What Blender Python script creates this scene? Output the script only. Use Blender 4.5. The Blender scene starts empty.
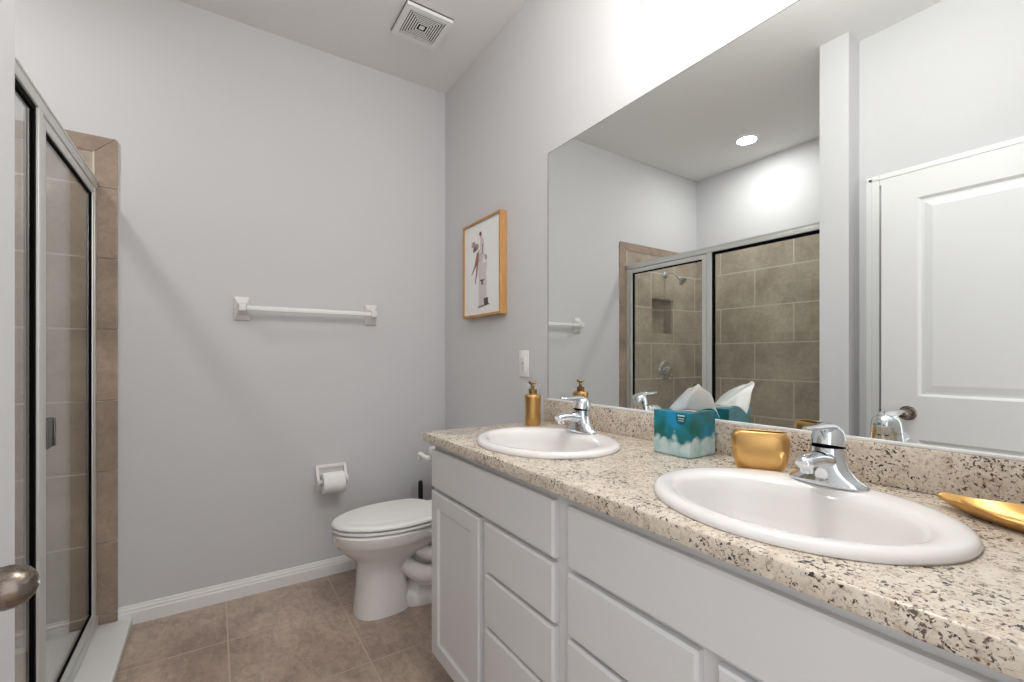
import bpy, bmesh, math, random
from mathutils import Vector, Matrix
random.seed(7)
scene = bpy.context.scene
COL = scene.collection
PI = math.pi

# ------------------------------------------------------------------ camera
cam_data = bpy.data.cameras.new('camera')
cam_data.sensor_width = 36.0
cam_data.lens = 15.855
cam_data.shift_y = 16.0 / 1024.0
cam_data.clip_start = 0.01
cam = bpy.data.objects.new('camera', cam_data)
COL.objects.link(cam)
cam.location = (0.0, 0.0, 1.1763)
cam.rotation_euler = (PI / 2, 0.0, -math.radians(33.366))
scene.camera = cam

# ------------------------------------------------------------------ world, exposure
world = bpy.data.worlds.new('world')
scene.world = world
world.use_nodes = True
bg = world.node_tree.nodes['Background']
bg.inputs['Color'].default_value = (0.97, 0.98, 1.0, 1)
bg.inputs['Strength'].default_value = 1.8
vs = scene.view_settings
vs.view_transform = 'Standard'
vs.look = 'None'
vs.gamma = 1.0
vs.use_curve_mapping = False
vs.exposure = -0.04
VANITY_W = 1.15
SHOWER_W = 9.0
FILL_LAMP_W = 25.0

# ------------------------------------------------------------------ sizes
XR = 1.203      # right (mirror) wall
YB = 2.586      # back wall
ZT = 2.822      # ceiling
XS = -1.388     # outer wall of the shower
XC = -0.413     # closet wall
YP0, YP1, XP = 0.968, 1.10, -0.283   # partition beside the shower
XG = -0.432     # shower glass line
ZC = 0.904      # counter top

# ------------------------------------------------------------------ materials
def srgb(r, g, b):
    f = lambda c: (c / 255 / 12.92) if c / 255 <= 0.04045 else ((c / 255 + 0.055) / 1.055) ** 2.4
    return (f(r), f(g), f(b), 1.0)

def new_mat(name):
    m = bpy.data.materials.new(name)
    m.use_nodes = True
    nt = m.node_tree
    return m, nt, nt.nodes['Principled BSDF']

def plain(name, col, rough=0.5, metal=0.0, bump=0.0, bscale=200.0, coat=0.0, spec=0.5):
    m, nt, p = new_mat(name)
    p.inputs['Base Color'].default_value = col
    p.inputs['Roughness'].default_value = rough
    p.inputs['Metallic'].default_value = metal
    p.inputs['Coat Weight'].default_value = coat
    p.inputs['Specular IOR Level'].default_value = spec
    if bump:
        tc = nt.nodes.new('ShaderNodeTexCoord')
        n = nt.nodes.new('ShaderNodeTexNoise'); n.inputs['Scale'].default_value = bscale
        n.inputs['Detail'].default_value = 3
        b = nt.nodes.new('ShaderNodeBump'); b.inputs['Strength'].default_value = bump
        b.inputs['Distance'].default_value = 0.002
        nt.links.new(tc.outputs['Object'], n.inputs['Vector'])
        nt.links.new(n.outputs['Fac'], b.inputs['Height'])
        nt.links.new(b.outputs['Normal'], p.inputs['Normal'])
    return m

def ramp(nt, stops):
    r = nt.nodes.new('ShaderNodeValToRGB')
    els = r.color_ramp.elements
    while len(els) < len(stops):
        els.new(0.5)
    for e, (pos, c) in zip(els, stops):
        e.position = pos; e.color = c
    return r

def mixc(nt, a, b, fac, mode='MIX'):
    n = nt.nodes.new('ShaderNodeMix'); n.data_type = 'RGBA'; n.blend_type = mode
    for sock, v in ((n.inputs[0], fac), (n.inputs[6], a), (n.inputs[7], b)):
        if hasattr(v, 'is_linked'):
            nt.links.new(v, sock)
        else:
            sock.default_value = v
    return n.outputs[2]

def noise(nt, vec, scale, detail=4, rough=0.55, dist=0.0):
    n = nt.nodes.new('ShaderNodeTexNoise')
    n.inputs['Scale'].default_value = scale; n.inputs['Detail'].default_value = detail
    n.inputs['Roughness'].default_value = rough; n.inputs['Distortion'].default_value = dist
    nt.links.new(vec, n.inputs['Vector'])
    return n.outputs['Fac']

def tile_mat(name, axes, shift, bw, rh, offset, c_lo, c_hi, grout, mortar, rough=0.45, nscale=3.0, vein=0.0):
    """stone-look ceramic tile; axes picks the two world axes the grid runs along"""
    m, nt, p = new_mat(name)
    tc = nt.nodes.new('ShaderNodeTexCoord')
    sep = nt.nodes.new('ShaderNodeSeparateXYZ'); nt.links.new(tc.outputs['Object'], sep.inputs[0])
    com = nt.nodes.new('ShaderNodeCombineXYZ')
    for k in (0, 1):
        a = nt.nodes.new('ShaderNodeMath'); a.operation = 'SUBTRACT'
        nt.links.new(sep.outputs[axes[k]], a.inputs[0]); a.inputs[1].default_value = shift[k]
        nt.links.new(a.outputs[0], com.inputs[k])
    br = nt.nodes.new('ShaderNodeTexBrick')
    br.offset = offset; br.offset_frequency = 2; br.squash = 1.0
    br.inputs['Scale'].default_value = 1.0
    br.inputs['Brick Width'].default_value = bw
    br.inputs['Row Height'].default_value = rh
    br.inputs['Mortar Size'].default_value = mortar
    br.inputs['Mortar Smooth'].default_value = 0.1
    br.inputs['Bias'].default_value = 0.0
    br.inputs['Color1'].default_value = (0.94, 0.94, 0.94, 1)
    br.inputs['Color2'].default_value = (1.06, 1.06, 1.06, 1)
    br.inputs['Mortar'].default_value = (1, 1, 1, 1)
    nt.links.new(com.outputs[0], br.inputs['Vector'])
    n1 = noise(nt, tc.outputs['Object'], nscale, 5, 0.6, 0.6)
    n2 = noise(nt, tc.outputs['Object'], nscale * 9, 5, 0.7, 1.2)
    r1 = ramp(nt, [(0.33, c_lo), (0.68, c_hi)]); nt.links.new(n1, r1.inputs[0])
    r2 = ramp(nt, [(0.36, (0.84, 0.84, 0.84, 1)), (0.62, (1.07, 1.07, 1.07, 1))]); nt.links.new(n2, r2.inputs[0])
    c = mixc(nt, r1.outputs[0], r2.outputs[0], 1.0, 'MULTIPLY')
    if vein:
        mv = nt.nodes.new('ShaderNodeMapping'); mv.inputs['Rotation'].default_value = (0, 0, 0.5); mv.inputs['Scale'].default_value = (3.0, 1.0, 1.0)
        nt.links.new(tc.outputs['Object'], mv.inputs[0])
        r3 = ramp(nt, [(0.40, (1 - vein, 1 - vein, 1 - vein, 1)), (0.50, (1, 1, 1, 1)), (0.66, (1 + vein * 0.6, 1 + vein * 0.6, 1 + vein * 0.6, 1))])
        nt.links.new(noise(nt, mv.outputs[0], 7, 8, 0.72, 1.6), r3.inputs[0])
        c = mixc(nt, c, r3.outputs[0], 1.0, 'MULTIPLY')
    c = mixc(nt, c, br.outputs['Color'], 1.0, 'MULTIPLY')
    c = mixc(nt, c, grout, br.outputs['Fac'])
    nt.links.new(c, p.inputs['Base Color'])
    p.inputs['Roughness'].default_value = rough
    b = nt.nodes.new('ShaderNodeBump'); b.invert = True
    b.inputs['Strength'].default_value = 0.35; b.inputs['Distance'].default_value = 0.002
    nt.links.new(br.outputs['Fac'], b.inputs['Height'])
    nt.links.new(b.outputs['Normal'], p.inputs['Normal'])
    return m

def granite_mat():
    m, nt, p = new_mat('granite')
    tc = nt.nodes.new('ShaderNodeTexCoord'); v = tc.outputs['Object']
    def moved(x, y, z):
        mp = nt.nodes.new('ShaderNodeMapping'); mp.inputs['Location'].default_value = (x, y, z)
        nt.links.new(v, mp.inputs[0]); return mp.outputs[0]
    base = ramp(nt, [(0.30, srgb(194, 180, 163)), (0.50, srgb(216, 204, 188)), (0.72, srgb(229, 221, 209))])
    nt.links.new(noise(nt, v, 34, 6, 0.7, 0.4), base.inputs[0])
    c = base.outputs[0]
    t = ramp(nt, [(0.55, (0, 0, 0, 1)), (0.66, (0.75, 0.75, 0.75, 1))]); nt.links.new(noise(nt, v, 75, 4, 0.65, 0.3), t.inputs[0])
    c = mixc(nt, c, srgb(178, 154, 130), t.outputs[0])
    g = ramp(nt, [(0.58, (0, 0, 0, 1)), (0.66, (0.85, 0.85, 0.85, 1))])
    nt.links.new(noise(nt, moved(3.1, 7.7, 1.3), 130, 4, 0.65, 0.2), g.inputs[0])
    c = mixc(nt, c, srgb(160, 147, 136), g.outputs[0])
    # dark brown and black mineral specks, gathered in clusters
    def specks(loc, sc, lo, hi, wt, col, cc):
        fine = noise(nt, moved(*loc), sc, 3, 0.6, 0.5)
        big = noise(nt, moved(loc[2], loc[0], loc[1]), 11, 3, 0.6, 0.0)
        q = nt.nodes.new('ShaderNodeMath'); q.operation = 'MULTIPLY_ADD'
        nt.links.new(big, q.inputs[0]); q.inputs[1].default_value = wt; nt.links.new(fine, q.inputs[2])
        d = ramp(nt, [(lo, (0, 0, 0, 1)), (hi, (1, 1, 1, 1))]); nt.links.new(q.outputs[0], d.inputs[0])
        return mixc(nt, cc, col, d.outputs[0])
    c = specks((1.9, 4.7, 2.3), 165, 0.785, 0.835, 0.36, srgb(104, 88, 80), c)
    c = specks((9.1, 2.7, 5.3), 145, 0.80, 0.84, 0.40, srgb(62, 52, 50), c)
    nt.links.new(c, p.inputs['Base Color'])
    p.inputs['Roughness'].default_value = 0.22
    return m

def glass_mat():
    """thin clear pane: reflects more at a grazing angle, otherwise lets everything through"""
    m, nt, p = new_mat('clear_glass')
    nt.nodes.remove(p)
    out = [n for n in nt.nodes if n.type == 'OUTPUT_MATERIAL'][0]
    tr = nt.nodes.new('ShaderNodeBsdfTransparent'); tr.inputs[0].default_value = (0.955, 0.962, 0.950, 1)
    gl = nt.nodes.new('ShaderNodeBsdfGlossy'); gl.inputs['Roughness'].default_value = 0.0
    lw = nt.nodes.new('ShaderNodeLayerWeight'); lw.inputs['Blend'].default_value = 0.5
    pw = nt.nodes.new('ShaderNodeMath'); pw.operation = 'POWER'; pw.inputs[1].default_value = 5.0
    nt.links.new(lw.outputs['Facing'], pw.inputs[0])
    ma = nt.nodes.new('ShaderNodeMath'); ma.operation = 'MULTIPLY_ADD'
    ma.inputs[1].default_value = 0.96; ma.inputs[2].default_value = 0.04
    nt.links.new(pw.outputs[0], ma.inputs[0])
    mx = nt.nodes.new('ShaderNodeMixShader')
    nt.links.new(ma.outputs[0], mx.inputs[0]); nt.links.new(tr.outputs[0], mx.inputs[1]); nt.links.new(gl.outputs[0], mx.inputs[2])
    nt.links.new(mx.outputs[0], out.inputs[0])
    return m

def emit_mat(name, col, strength):
    m, nt, p = new_mat(name)
    p.inputs['Base Color'].default_value = (0.9, 0.9, 0.9, 1)
    p.inputs['Emission Color'].default_value = col
    p.inputs['Emission Strength'].default_value = strength
    return m

def brushed(name, col, rough, scale=(4, 4, 160)):
    m, nt, p = new_mat(name)
    p.inputs['Base Color'].default_value = col; p.inputs['Metallic'].default_value = 1.0
    tc = nt.nodes.new('ShaderNodeTexCoord')
    mp = nt.nodes.new('ShaderNodeMapping'); mp.inputs['Scale'].default_value = scale
    nt.links.new(tc.outputs['Object'], mp.inputs[0])
    f = noise(nt, mp.outputs[0], 6, 3)
    r = nt.nodes.new('ShaderNodeMapRange'); r.inputs['To Min'].default_value = rough * 0.75; r.inputs['To Max'].default_value = rough * 1.3
    nt.links.new(f, r.inputs[0]); nt.links.new(r.outputs[0], p.inputs['Roughness'])
    return m

def wood_mat():
    m, nt, p = new_mat('oak')
    tc = nt.nodes.new('ShaderNodeTexCoord')
    mp = nt.nodes.new('ShaderNodeMapping'); mp.inputs['Scale'].default_value = (60, 60, 5)
    nt.links.new(tc.outputs['Object'], mp.inputs[0])
    r = ramp(nt, [(0.3, srgb(176, 128, 74)), (0.7, srgb(206, 160, 102))])
    nt.links.new(noise(nt, mp.outputs[0], 2.0, 4, 0.6, 0.5), r.inputs[0])
    nt.links.new(r.outputs[0], p.inputs['Base Color']); p.inputs['Roughness'].default_value = 0.5
    return m

def tissue_box_mat():
    """printed card: deep teal and blue at the top, pale clouds billowing up from the bottom"""
    m, nt, p = new_mat('cloud_print')
    tc = nt.nodes.new('ShaderNodeTexCoord'); v = tc.outputs['Object']
    sep = nt.nodes.new('ShaderNodeSeparateXYZ'); nt.links.new(v, sep.inputs[0])
    top = ramp(nt, [(0.34, srgb(10, 98, 92)), (0.50, srgb(10, 122, 138)), (0.62, srgb(24, 138, 186))])
    nt.links.new(noise(nt, v, 14, 3, 0.5, 0.5), top.inputs[0])
    vo = nt.nodes.new('ShaderNodeTexVoronoi'); vo.feature = 'SMOOTH_F1'; vo.inputs['Scale'].default_value = 34
    vo.inputs['Smoothness'].default_value = 0.25
    nt.links.new(v, vo.inputs['Vector'])
    n = noise(nt, v, 9, 3, 0.55)
    h = nt.nodes.new('ShaderNodeMath'); h.operation = 'MULTIPLY_ADD'
    nt.links.new(n, h.inputs[0]); h.inputs[1].default_value = -0.085; nt.links.new(sep.outputs[2], h.inputs[2])
    h2 = nt.nodes.new('ShaderNodeMath'); h2.operation = 'MULTIPLY_ADD'
    nt.links.new(vo.outputs['Distance'], h2.inputs[0]); h2.inputs[1].default_value = 0.035; nt.links.new(h.outputs[0], h2.inputs[2])
    k = nt.nodes.new('ShaderNodeMapRange'); k.inputs['From Min'].default_value = 0.018; k.inputs['From Max'].default_value = 0.030
    nt.links.new(h2.outputs[0], k.inputs[0])
    cl = ramp(nt, [(0.3, srgb(150, 190, 192)), (0.6, srgb(198, 216, 216))])
    nt.links.new(noise(nt, v, 30, 4, 0.6, 0.3), cl.inputs[0])
    c = mixc(nt, cl.outputs[0], top.outputs[0], k.outputs[0])
    nt.links.new(c, p.inputs['Base Color']); p.inputs['Roughness'].default_value = 0.35
    return m

M = {}
M['wall'] = plain('grey_wall_paint', srgb(208, 208, 210), 0.75, bump=0.12, bscale=140)
M['ceiling'] = plain('ceiling_paint', srgb(236, 235, 233), 0.85, bump=0.15, bscale=90)
M['trim'] = plain('white_trim_paint', srgb(232, 232, 232), 0.4, bump=0.01)
M['door'] = plain('white_door_paint', srgb(219, 219, 220), 0.4, bump=0.02)
M['cabinet'] = plain('white_cabinet_paint', srgb(216, 216, 217), 0.4, bump=0.01)
M['kick'] = plain('grey_board_paint', srgb(180, 178, 174), 0.6, bump=0.02)  # even grey for toe kicks and outlet slots
M['porcelain'] = plain('white_porcelain', srgb(233, 230, 228), 0.09, bump=0.004, bscale=20)
M['plastic'] = plain('white_plastic', srgb(238, 238, 236), 0.3, bump=0.01)
M['paper'] = plain('white_paper', srgb(240, 240, 238), 0.9, bump=0.2, bscale=120)
M['acrylic'] = plain('white_acrylic', srgb(232, 232, 230), 0.25, bump=0.01)
M['chrome'] = plain('polished_chrome', srgb(226, 230, 234), 0.06, 1.0, bump=0.004, bscale=30)
M['nickel'] = brushed('satin_nickel', srgb(132, 121, 112), 0.26)
M['alu'] = plain('brushed_aluminium', srgb(216, 217, 213), 0.38, 0.45, bump=0.01)
M['gasket'] = plain('black_rubber', srgb(9, 9, 9), 0.9, bump=0.02, spec=0.1)
M['dark'] = plain('vent_shade_black', srgb(22, 22, 23), 0.8, bump=0.02)  # near black: shade behind the vent slots as colour, also on the ribs
M['black'] = plain('black_plastic', srgb(14, 14, 15), 0.4, bump=0.01)
M['gold'] = plain('brushed_gold', srgb(208, 166, 106), 0.3, 1.0, bump=0.03, bscale=60)
M['brass'] = brushed('antique_brass', srgb(150, 124, 80), 0.3)
M['golddish'] = plain('gold_dish_finish', srgb(212, 168, 104), 0.34, 1.0, bump=0.12, bscale=40)
M['glass'] = glass_mat()
M['mirror'] = plain('mirror_silver', srgb(243, 246, 245), 0.0, 1.0)
M['mirroredge'] = plain('mirror_edge', srgb(120, 130, 128), 0.3, bump=0.01)
M['granite'] = granite_mat()
M['oak'] = wood_mat()
M['cloud'] = tissue_box_mat()
TL, TH = srgb(164, 150, 134), srgb(198, 186, 169)
GR = srgb(216, 208, 196)
M['tile_back'] = tile_mat('shower_tile_end', (0, 2), (-0.43, 0.989 - 4 * 0.3055), 0.61, 0.3055, 0.5, TL, TH, GR, 0.0045)
M['tile_side'] = tile_mat('shower_tile_side', (1, 2), (1.731 - 0.61 * 3, 0.989 - 4 * 0.3055), 0.61, 0.3055, 0.5, TL, TH, GR, 0.0045)
M['tile_trim'] = tile_mat('bullnose_tile', (0, 2), (-5, 0.989 - 4 * 0.3055), 50, 0.3055, 0.0, srgb(146, 128, 112), srgb(176, 156, 138), GR, 0.002)
M['floor'] = tile_mat('floor_tile', (0, 1), (0.045 - 0.458 * 4, 2.21 - 0.4575 * 6), 0.458, 0.4575, 0.0,
                      srgb(162, 141, 127), srgb(200, 180, 164), srgb(190, 175, 162), 0.0030, 0.38, 2.6, 0.16)
M['carpet'] = plain('hall_floor', srgb(190, 178, 164), 0.9, bump=0.4, bscale=60)
M['led'] = emit_mat('led_lens', (1, 0.97, 0.92, 1), 9.0)
M['shade'] = emit_mat('lit_frosted_glass', (1, 0.96, 0.90, 1), 3.0)
M['ink_pale'] = plain('pale_print', srgb(214, 205, 207), 0.8, bump=0.05)
M['ink_white'] = plain('white_print', srgb(232, 228, 228), 0.8, bump=0.05)
M['ink_mauve'] = plain('mauve_print', srgb(176, 152, 156), 0.8, bump=0.05)
M['ink_red'] = plain('rust_print', srgb(160, 118, 112), 0.8, bump=0.05)
M['ink_dark'] = plain('charcoal_print', srgb(84, 80, 84), 0.8, bump=0.05)
M['ink_skin'] = plain('skin_print', srgb(206, 182, 176), 0.8, bump=0.05)
M['badge'] = plain('badge_print', srgb(10, 84, 92), 0.4, bump=0.02)
M['badgelight'] = plain('badge_light_print', srgb(190, 220, 222), 0.4, bump=0.02)
M['tag'] = plain('grey_metal_pull', srgb(120, 118, 114), 0.35, 1.0, bump=0.01)

# ------------------------------------------------------------------ mesh helper
class MB:
    def __init__(self):
        self.bm = bmesh.new()

    def _face(self, vs, mi=0):
        try:
            f = self.bm.faces.new(vs); f.material_index = mi
            return f
        except ValueError:
            return None

    def box(self, x0, x1, y0, y1, z0, z1, bevel=0.0, seg=2, mi=0):
        r = bmesh.ops.create_cube(self.bm, size=1.0)
        for v in r['verts']:
            v.co = Vector(((x0 + x1) / 2 + v.co.x * (x1 - x0), (y0 + y1) / 2 + v.co.y * (y1 - y0), (z0 + z1) / 2 + v.co.z * (z1 - z0)))
        fs = set(f for v in r['verts'] for f in v.link_faces)
        for f in fs: f.material_index = mi
        if bevel:
            es = list(set(e for v in r['verts'] for e in v.link_edges))
            bmesh.ops.bevel(self.bm, geom=es, offset=bevel, segments=seg, affect='EDGES', profile=0.5)
        return self

    def loft(self, rings, cap0=True, cap1=True, closed=True, mi=0):
        vr = [[self.bm.verts.new(p) for p in r] for r in rings]
        n = len(rings[0])
        for a, b in zip(vr, vr[1:]):
            for i in range(n if closed else n - 1):
                j = (i + 1) % n
                self._face((a[i], a[j], b[j], b[i]), mi)
        if cap0: self._face(list(reversed(vr[0])), mi)
        if cap1: self._face(vr[-1], mi)
        return self

    def lathe(self, prof, c=(0, 0, 0), axis='z', n=32, cap0=True, cap1=True, mi=0):
        """prof: (radius, height) list along the axis"""
        rings = []
        for r, h in prof:
            ring = []
            for i in range(n):
                a = 2 * PI * i / n
                u, v = r * math.cos(a), r * math.sin(a)
                p = {'z': (u, v, h), 'x': (h, u, v), 'y': (v, h, u)}[axis]
                ring.append((c[0] + p[0], c[1] + p[1], c[2] + p[2]))
            rings.append(ring)
        return self.loft(rings, cap0, cap1, mi=mi)

    def tube(self, pts, radii, n=14, flat=1.0, mi=0):
        pts = [Vector(p) for p in pts]
        if not hasattr(radii, '__len__'): radii = [radii] * len(pts)
        rings = []; up0 = Vector((0, 0, 1))
        for i, p in enumerate(pts):
            t = (pts[min(i + 1, len(pts) - 1)] - pts[max(i - 1, 0)]).normalized()
            up = up0 if abs(t.dot(up0)) < 0.95 else Vector((0, 1, 0))
            s = t.cross(up).normalized(); u = s.cross(t).normalized()
            rings.append([p + s * radii[i] * math.cos(2 * PI * k / n) + u * radii[i] * flat * math.sin(2 * PI * k / n) for k in range(n)])
        return self.loft(rings, mi=mi)

    def prism(self, poly, d0, d1, fn, mi=0):
        """poly: 2-D outline; fn(u, v, d) gives the 3-D point"""
        return self.loft([[fn(u, v, d0) for u, v in poly], [fn(u, v, d1) for u, v in poly]], mi=mi)

    def build(self, name, mat, parent=None, loc=None, smooth=True, angle=35, keep_origin=False):
        bm = self.bm
        bmesh.ops.recalc_face_normals(bm, faces=bm.faces)
        me = bpy.data.meshes.new(name)
        root = Vector((0, 0, 0))
        if parent is not None:
            q = parent
            while q is not None:
                root += q.location; q = q.parent
        elif loc is not None:
            root = Vector(loc)
        bmesh.ops.translate(bm, verts=bm.verts, vec=-root)
        if smooth:
            for f in bm.faces: f.smooth = True
            lim = math.radians(angle)
            for e in bm.edges:
                if len(e.link_faces) == 2 and e.calc_face_angle(0) > lim: e.smooth = False
        bm.to_mesh(me); bm.free()
        for mm in (mat if isinstance(mat, (list, tuple)) else [mat]):
            me.materials.append(mm)
        o = bpy.data.objects.new(name, me); COL.objects.link(o)
        if parent is not None: o.parent = parent
        elif loc is not None: o.location = loc
        return o

def tag(o, label=None, cat=None, group=None, kind=None):
    if label: o['label'] = label
    if cat: o['category'] = cat
    if group: o['group'] = group
    if kind: o['kind'] = kind
    return o

def smooth_path(pts, k=4):
    P = [Vector(p) for p in pts]; out = []
    for i in range(len(P) - 1):
        a, b, c, d = P[max(i - 1, 0)], P[i], P[i + 1], P[min(i + 2, len(P) - 1)]
        for j in range(k):
            t = j / k
            out.append(0.5 * (2 * b + (c - a) * t + (2 * a - 5 * b + 4 * c - d) * t * t + (3 * b - a - 3 * c + d) * t ** 3))
    return out + [P[-1]]

def smooth_vals(v, k=4):
    return [p.x for p in smooth_path([(x, 0, 0) for x in v], k)]

def thing(name, loc, label, cat, group=None, kind=None):
    o = bpy.data.objects.new(name, None); COL.objects.link(o)
    o.empty_display_size = 0.05
    o.location = loc
    return tag(o, label, cat, group, kind)

def struct(name, mb, mat, label, cat='wall', parent=None, smooth=False):
    o = mb.build(name, mat, parent, smooth=smooth)
    return tag(o, label, cat, kind='structure')

def copy_thing(root, offset):
    r = root.copy(); COL.objects.link(r); r.location = root.location + Vector(offset)
    for ch in list(root.children):
        c = ch.copy(); COL.objects.link(c); c.parent = r
        for g in list(ch.children):
            d = g.copy(); COL.objects.link(d); d.parent = c
    return r

def ring(cx, cy, z, ax, ay, n=48, p=2.0, fx=None):
    """superellipse ring; fx: a different half length toward -x"""
    out = []
    for i in range(n):
        a = 2 * PI * i / n
        ca, sa = math.cos(a), math.sin(a)
        u = math.copysign(abs(ca) ** (2 / p), ca); v = math.copysign(abs(sa) ** (2 / p), sa)
        hx = fx if (fx is not None and u < 0) else ax
        out.append((cx + hx * u, cy + ay * v, z))
    return out

def plate_with_hole(mb, x0, x1, y0, y1, z0, z1, cx, cy, ax, ay, n=64):
    """slab cell with an elliptic hole"""
    ang = sorted([2 * PI * i / n for i in range(n)] + [math.atan2(y - cy, x - cx) % (2 * PI) for x in (x0, x1) for y in (y0, y1)])
    outer, inner = [], []
    for a in ang:
        c, s = math.cos(a), math.sin(a)
        t = min([((x1 if c > 0 else x0) - cx) / c if abs(c) > 1e-9 else 1e9, ((y1 if s > 0 else y0) - cy) / s if abs(s) > 1e-9 else 1e9])
        outer.append((cx + c * t, cy + s * t)); 
        k = 1 / math.sqrt((c / ax) ** 2 + (s / ay) ** 2)
        inner.append((cx + c * k, cy + s * k))
    V = mb.bm.verts.new
    ot = [V((p[0], p[1], z1)) for p in outer]; ob = [V((p[0], p[1], z0)) for p in outer]
    it = [V((p[0], p[1], z1)) for p in inner]; ib = [V((p[0], p[1], z0)) for p in inner]
    m = len(ang)
    for i in range(m):
        j = (i + 1) % m
        mb._face((ot[i], ot[j], it[j], it[i])); mb._face((ob[j], ob[i], ib[i], ib[j]))
        mb._face((it[i], it[j], ib[j], ib[i])); mb._face((ot[j], ot[i], ob[i], ob[j]))

# ================================================================== SETTING
T = 0.12
mb = MB(); mb.box(XS - T, XR + T, -0.12, YB + T, -0.10, 0.0)
struct('floor', mb, M['floor'], 'beige and brown square ceramic floor tiles of the bathroom', 'floor')
mb = MB(); mb.box(-3.0, 3.0, -3.5, -0.12, -0.10, 0.0)
struct('floor_hall', mb, M['carpet'], 'floor of the next room beyond the doorway', 'floor')
mb = MB(); mb.box(XS - T, XR + T, -0.12, YB + T, ZT, ZT + 0.1)
struct('ceiling', mb, M['ceiling'], 'flat pale grey bathroom ceiling', 'ceiling')

# niche in the shower end wall
NX0, NX1, NZ0, NZ1, ND = -1.027, -0.744, 1.374, 1.685, 0.09
def around_niche(mb, x0, x1, y0, y1, z0, z1):
    mb.box(x0, NX0, y0, y1, z0, z1); mb.box(NX1, x1, y0, y1, z0, z1)
    mb.box(NX0, NX1, y0, y1, z0, NZ0); mb.box(NX0, NX1, y0, y1, NZ1, z1)
mb = MB(); around_niche(mb, XS - T, XR + T, YB, YB + T, 0, ZT)
mb.box(NX0, NX1, YB + T - 0.01, YB + T, NZ0, NZ1)
struct('wall_back', mb, M['wall'], 'light grey back wall with the towel bar')
mb = MB(); mb.box(XR, XR + T, -0.12, YB, 0, ZT)
struct('wall_right', mb, M['wall'], 'light grey right wall behind the mirror and vanity')
mb = MB(); mb.box(XS - T, XS, 0.0, YB, 0, ZT)
struct('wall_left', mb, M['wall'], 'light grey outer wall above the shower tiles')
mb = MB(); mb.box(XS, XP, YP0, YP1, 0, ZT)
struct('wall_partition', mb, M['wall'], 'light grey stub wall ending the shower')
# closet wall with its door opening
CY0, CY1, CZ = 0.16, 0.879, 2.035
mb = MB(); mb.box(XC - 0.11, XC, 0.0, CY0, 0, ZT); mb.box(XC - 0.11, XC, CY1, YP0, 0, ZT); mb.box(XC - 0.11, XC, CY0, CY1, CZ, ZT)
struct('wall_closet', mb, M['wall'], 'light grey wall around the closet door')
# front wall with the doorway the view is taken from
DX0, DX1, DZ = -0.285, 0.560, 2.035
mb = MB(); mb.box(XS - T, DX0, -0.12, 0.0, 0, ZT); mb.box(DX1, XR, -0.12, 0.0, 0, ZT); mb.box(DX0, DX1, -0.12, 0.0, DZ, ZT)
struct('wall_front', mb, M['wall'], 'light grey wall with the entry doorway')

# shower wall tile
ZTT = 2.118
mb = MB(); around_niche(mb, XS + 0.008, -0.428, YB - 0.008, YB, 0.05, ZTT - 0.07)
mb.box(XS + 0.008, -0.428, YB - 0.008, YB, ZTT - 0.0685, ZTT)
# niche lining
e = 0.008
mb.box(NX0, NX1, YB + ND, YB + ND + 0.01, NZ0, NZ1)
mb.box(NX0, NX0 + e, YB, YB + ND, NZ0, NZ1); mb.box(NX1 - e, NX1, YB, YB + ND, NZ0, NZ1)
mb.box(NX0 + e, NX1 - e, YB, YB + ND, NZ0, NZ0 + e); mb.box(NX0 + e, NX1 - e, YB, YB + ND, NZ1 - e, NZ1)
struct('wall_shower_end', mb, M['tile_back'], 'grey beige stone-look tiles on the shower end wall with niche')
mb = MB(); mb.box(XS, XS + 0.008, YP1, YB, 0.05, ZTT)
struct('wall_shower_side', mb, M['tile_side'], 'grey beige stone-look tiles on the long shower wall')
mb = MB(); mb.box(XS + 0.008, -0.46, YP1, YP1 + 0.008, 0.05, ZTT)
struct('wall_shower_partition', mb, M['tile_back'], 'grey beige tiles on the shower side of the stub wall')
# bullnose edge: one vertical run of 12 inch pieces with a mitred top corner
mb = MB()
fn = lambda u, v, d: (u, YB - d, v)
XL, XE = -0.427, -0.353
zs = [0.03] + [0.989 + 0.3055 * k for k in (-3, -2, -1, 0, 1, 2, 3)]
for a, b in zip(zs, zs[1:]):
    if b - a > 0.02: mb.box(XL, XE, YB - 0.011, YB, a + 0.001, b - 0.001, 0.004, 2)
mb.prism([(XL, zs[-1] + 0.001), (XE, zs[-1] + 0.001), (XE, ZTT - 0.006), (XE - 0.006, ZTT), (XL, ZTT - 0.066)], 0, 0.011, fn)
mb.prism([(XL - 0.001, ZTT - 0.064), (XE - 0.008, ZTT), (XS + 0.01, ZTT), (XS + 0.01, ZTT - 0.064)], 0, 0.0105, fn)
struct('trim_1', mb, M['tile_trim'], 'brown bullnose tile edging beside the shower', 'trim')

# baseboards: stepped profile
def base_profile(): return [(0, 0), (0.015, 0), (0.015, 0.052), (0.012, 0.058), (0.012, 0.066), (0.008, 0.072), (0.006, 0.081), (0, 0.083)]
mb = MB(); P = base_profile()
mb.loft([[(XE + 0.001, YB - d, z) for d, z in P], [(XR, YB - d, z) for d, z in P]])
struct('baseboard_back', mb, M['trim'], 'white moulded baseboard along the back wall', 'baseboard')
mb = MB(); mb.loft([[(XR - d, 1.56, z) for d, z in P], [(XR - d, YB - 0.015, z) for d, z in P]])
struct('baseboard_right', mb, M['trim'], 'white moulded baseboard behind the toilet', 'baseboard')
mb = MB(); mb.loft([[(XP + d, YP0, z) for d, z in P], [(XP + d, YP1, z) for d, z in P]])
struct('baseboard_partition', mb, M['trim'], 'white baseboard on the end of the stub wall', 'baseboard')

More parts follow.
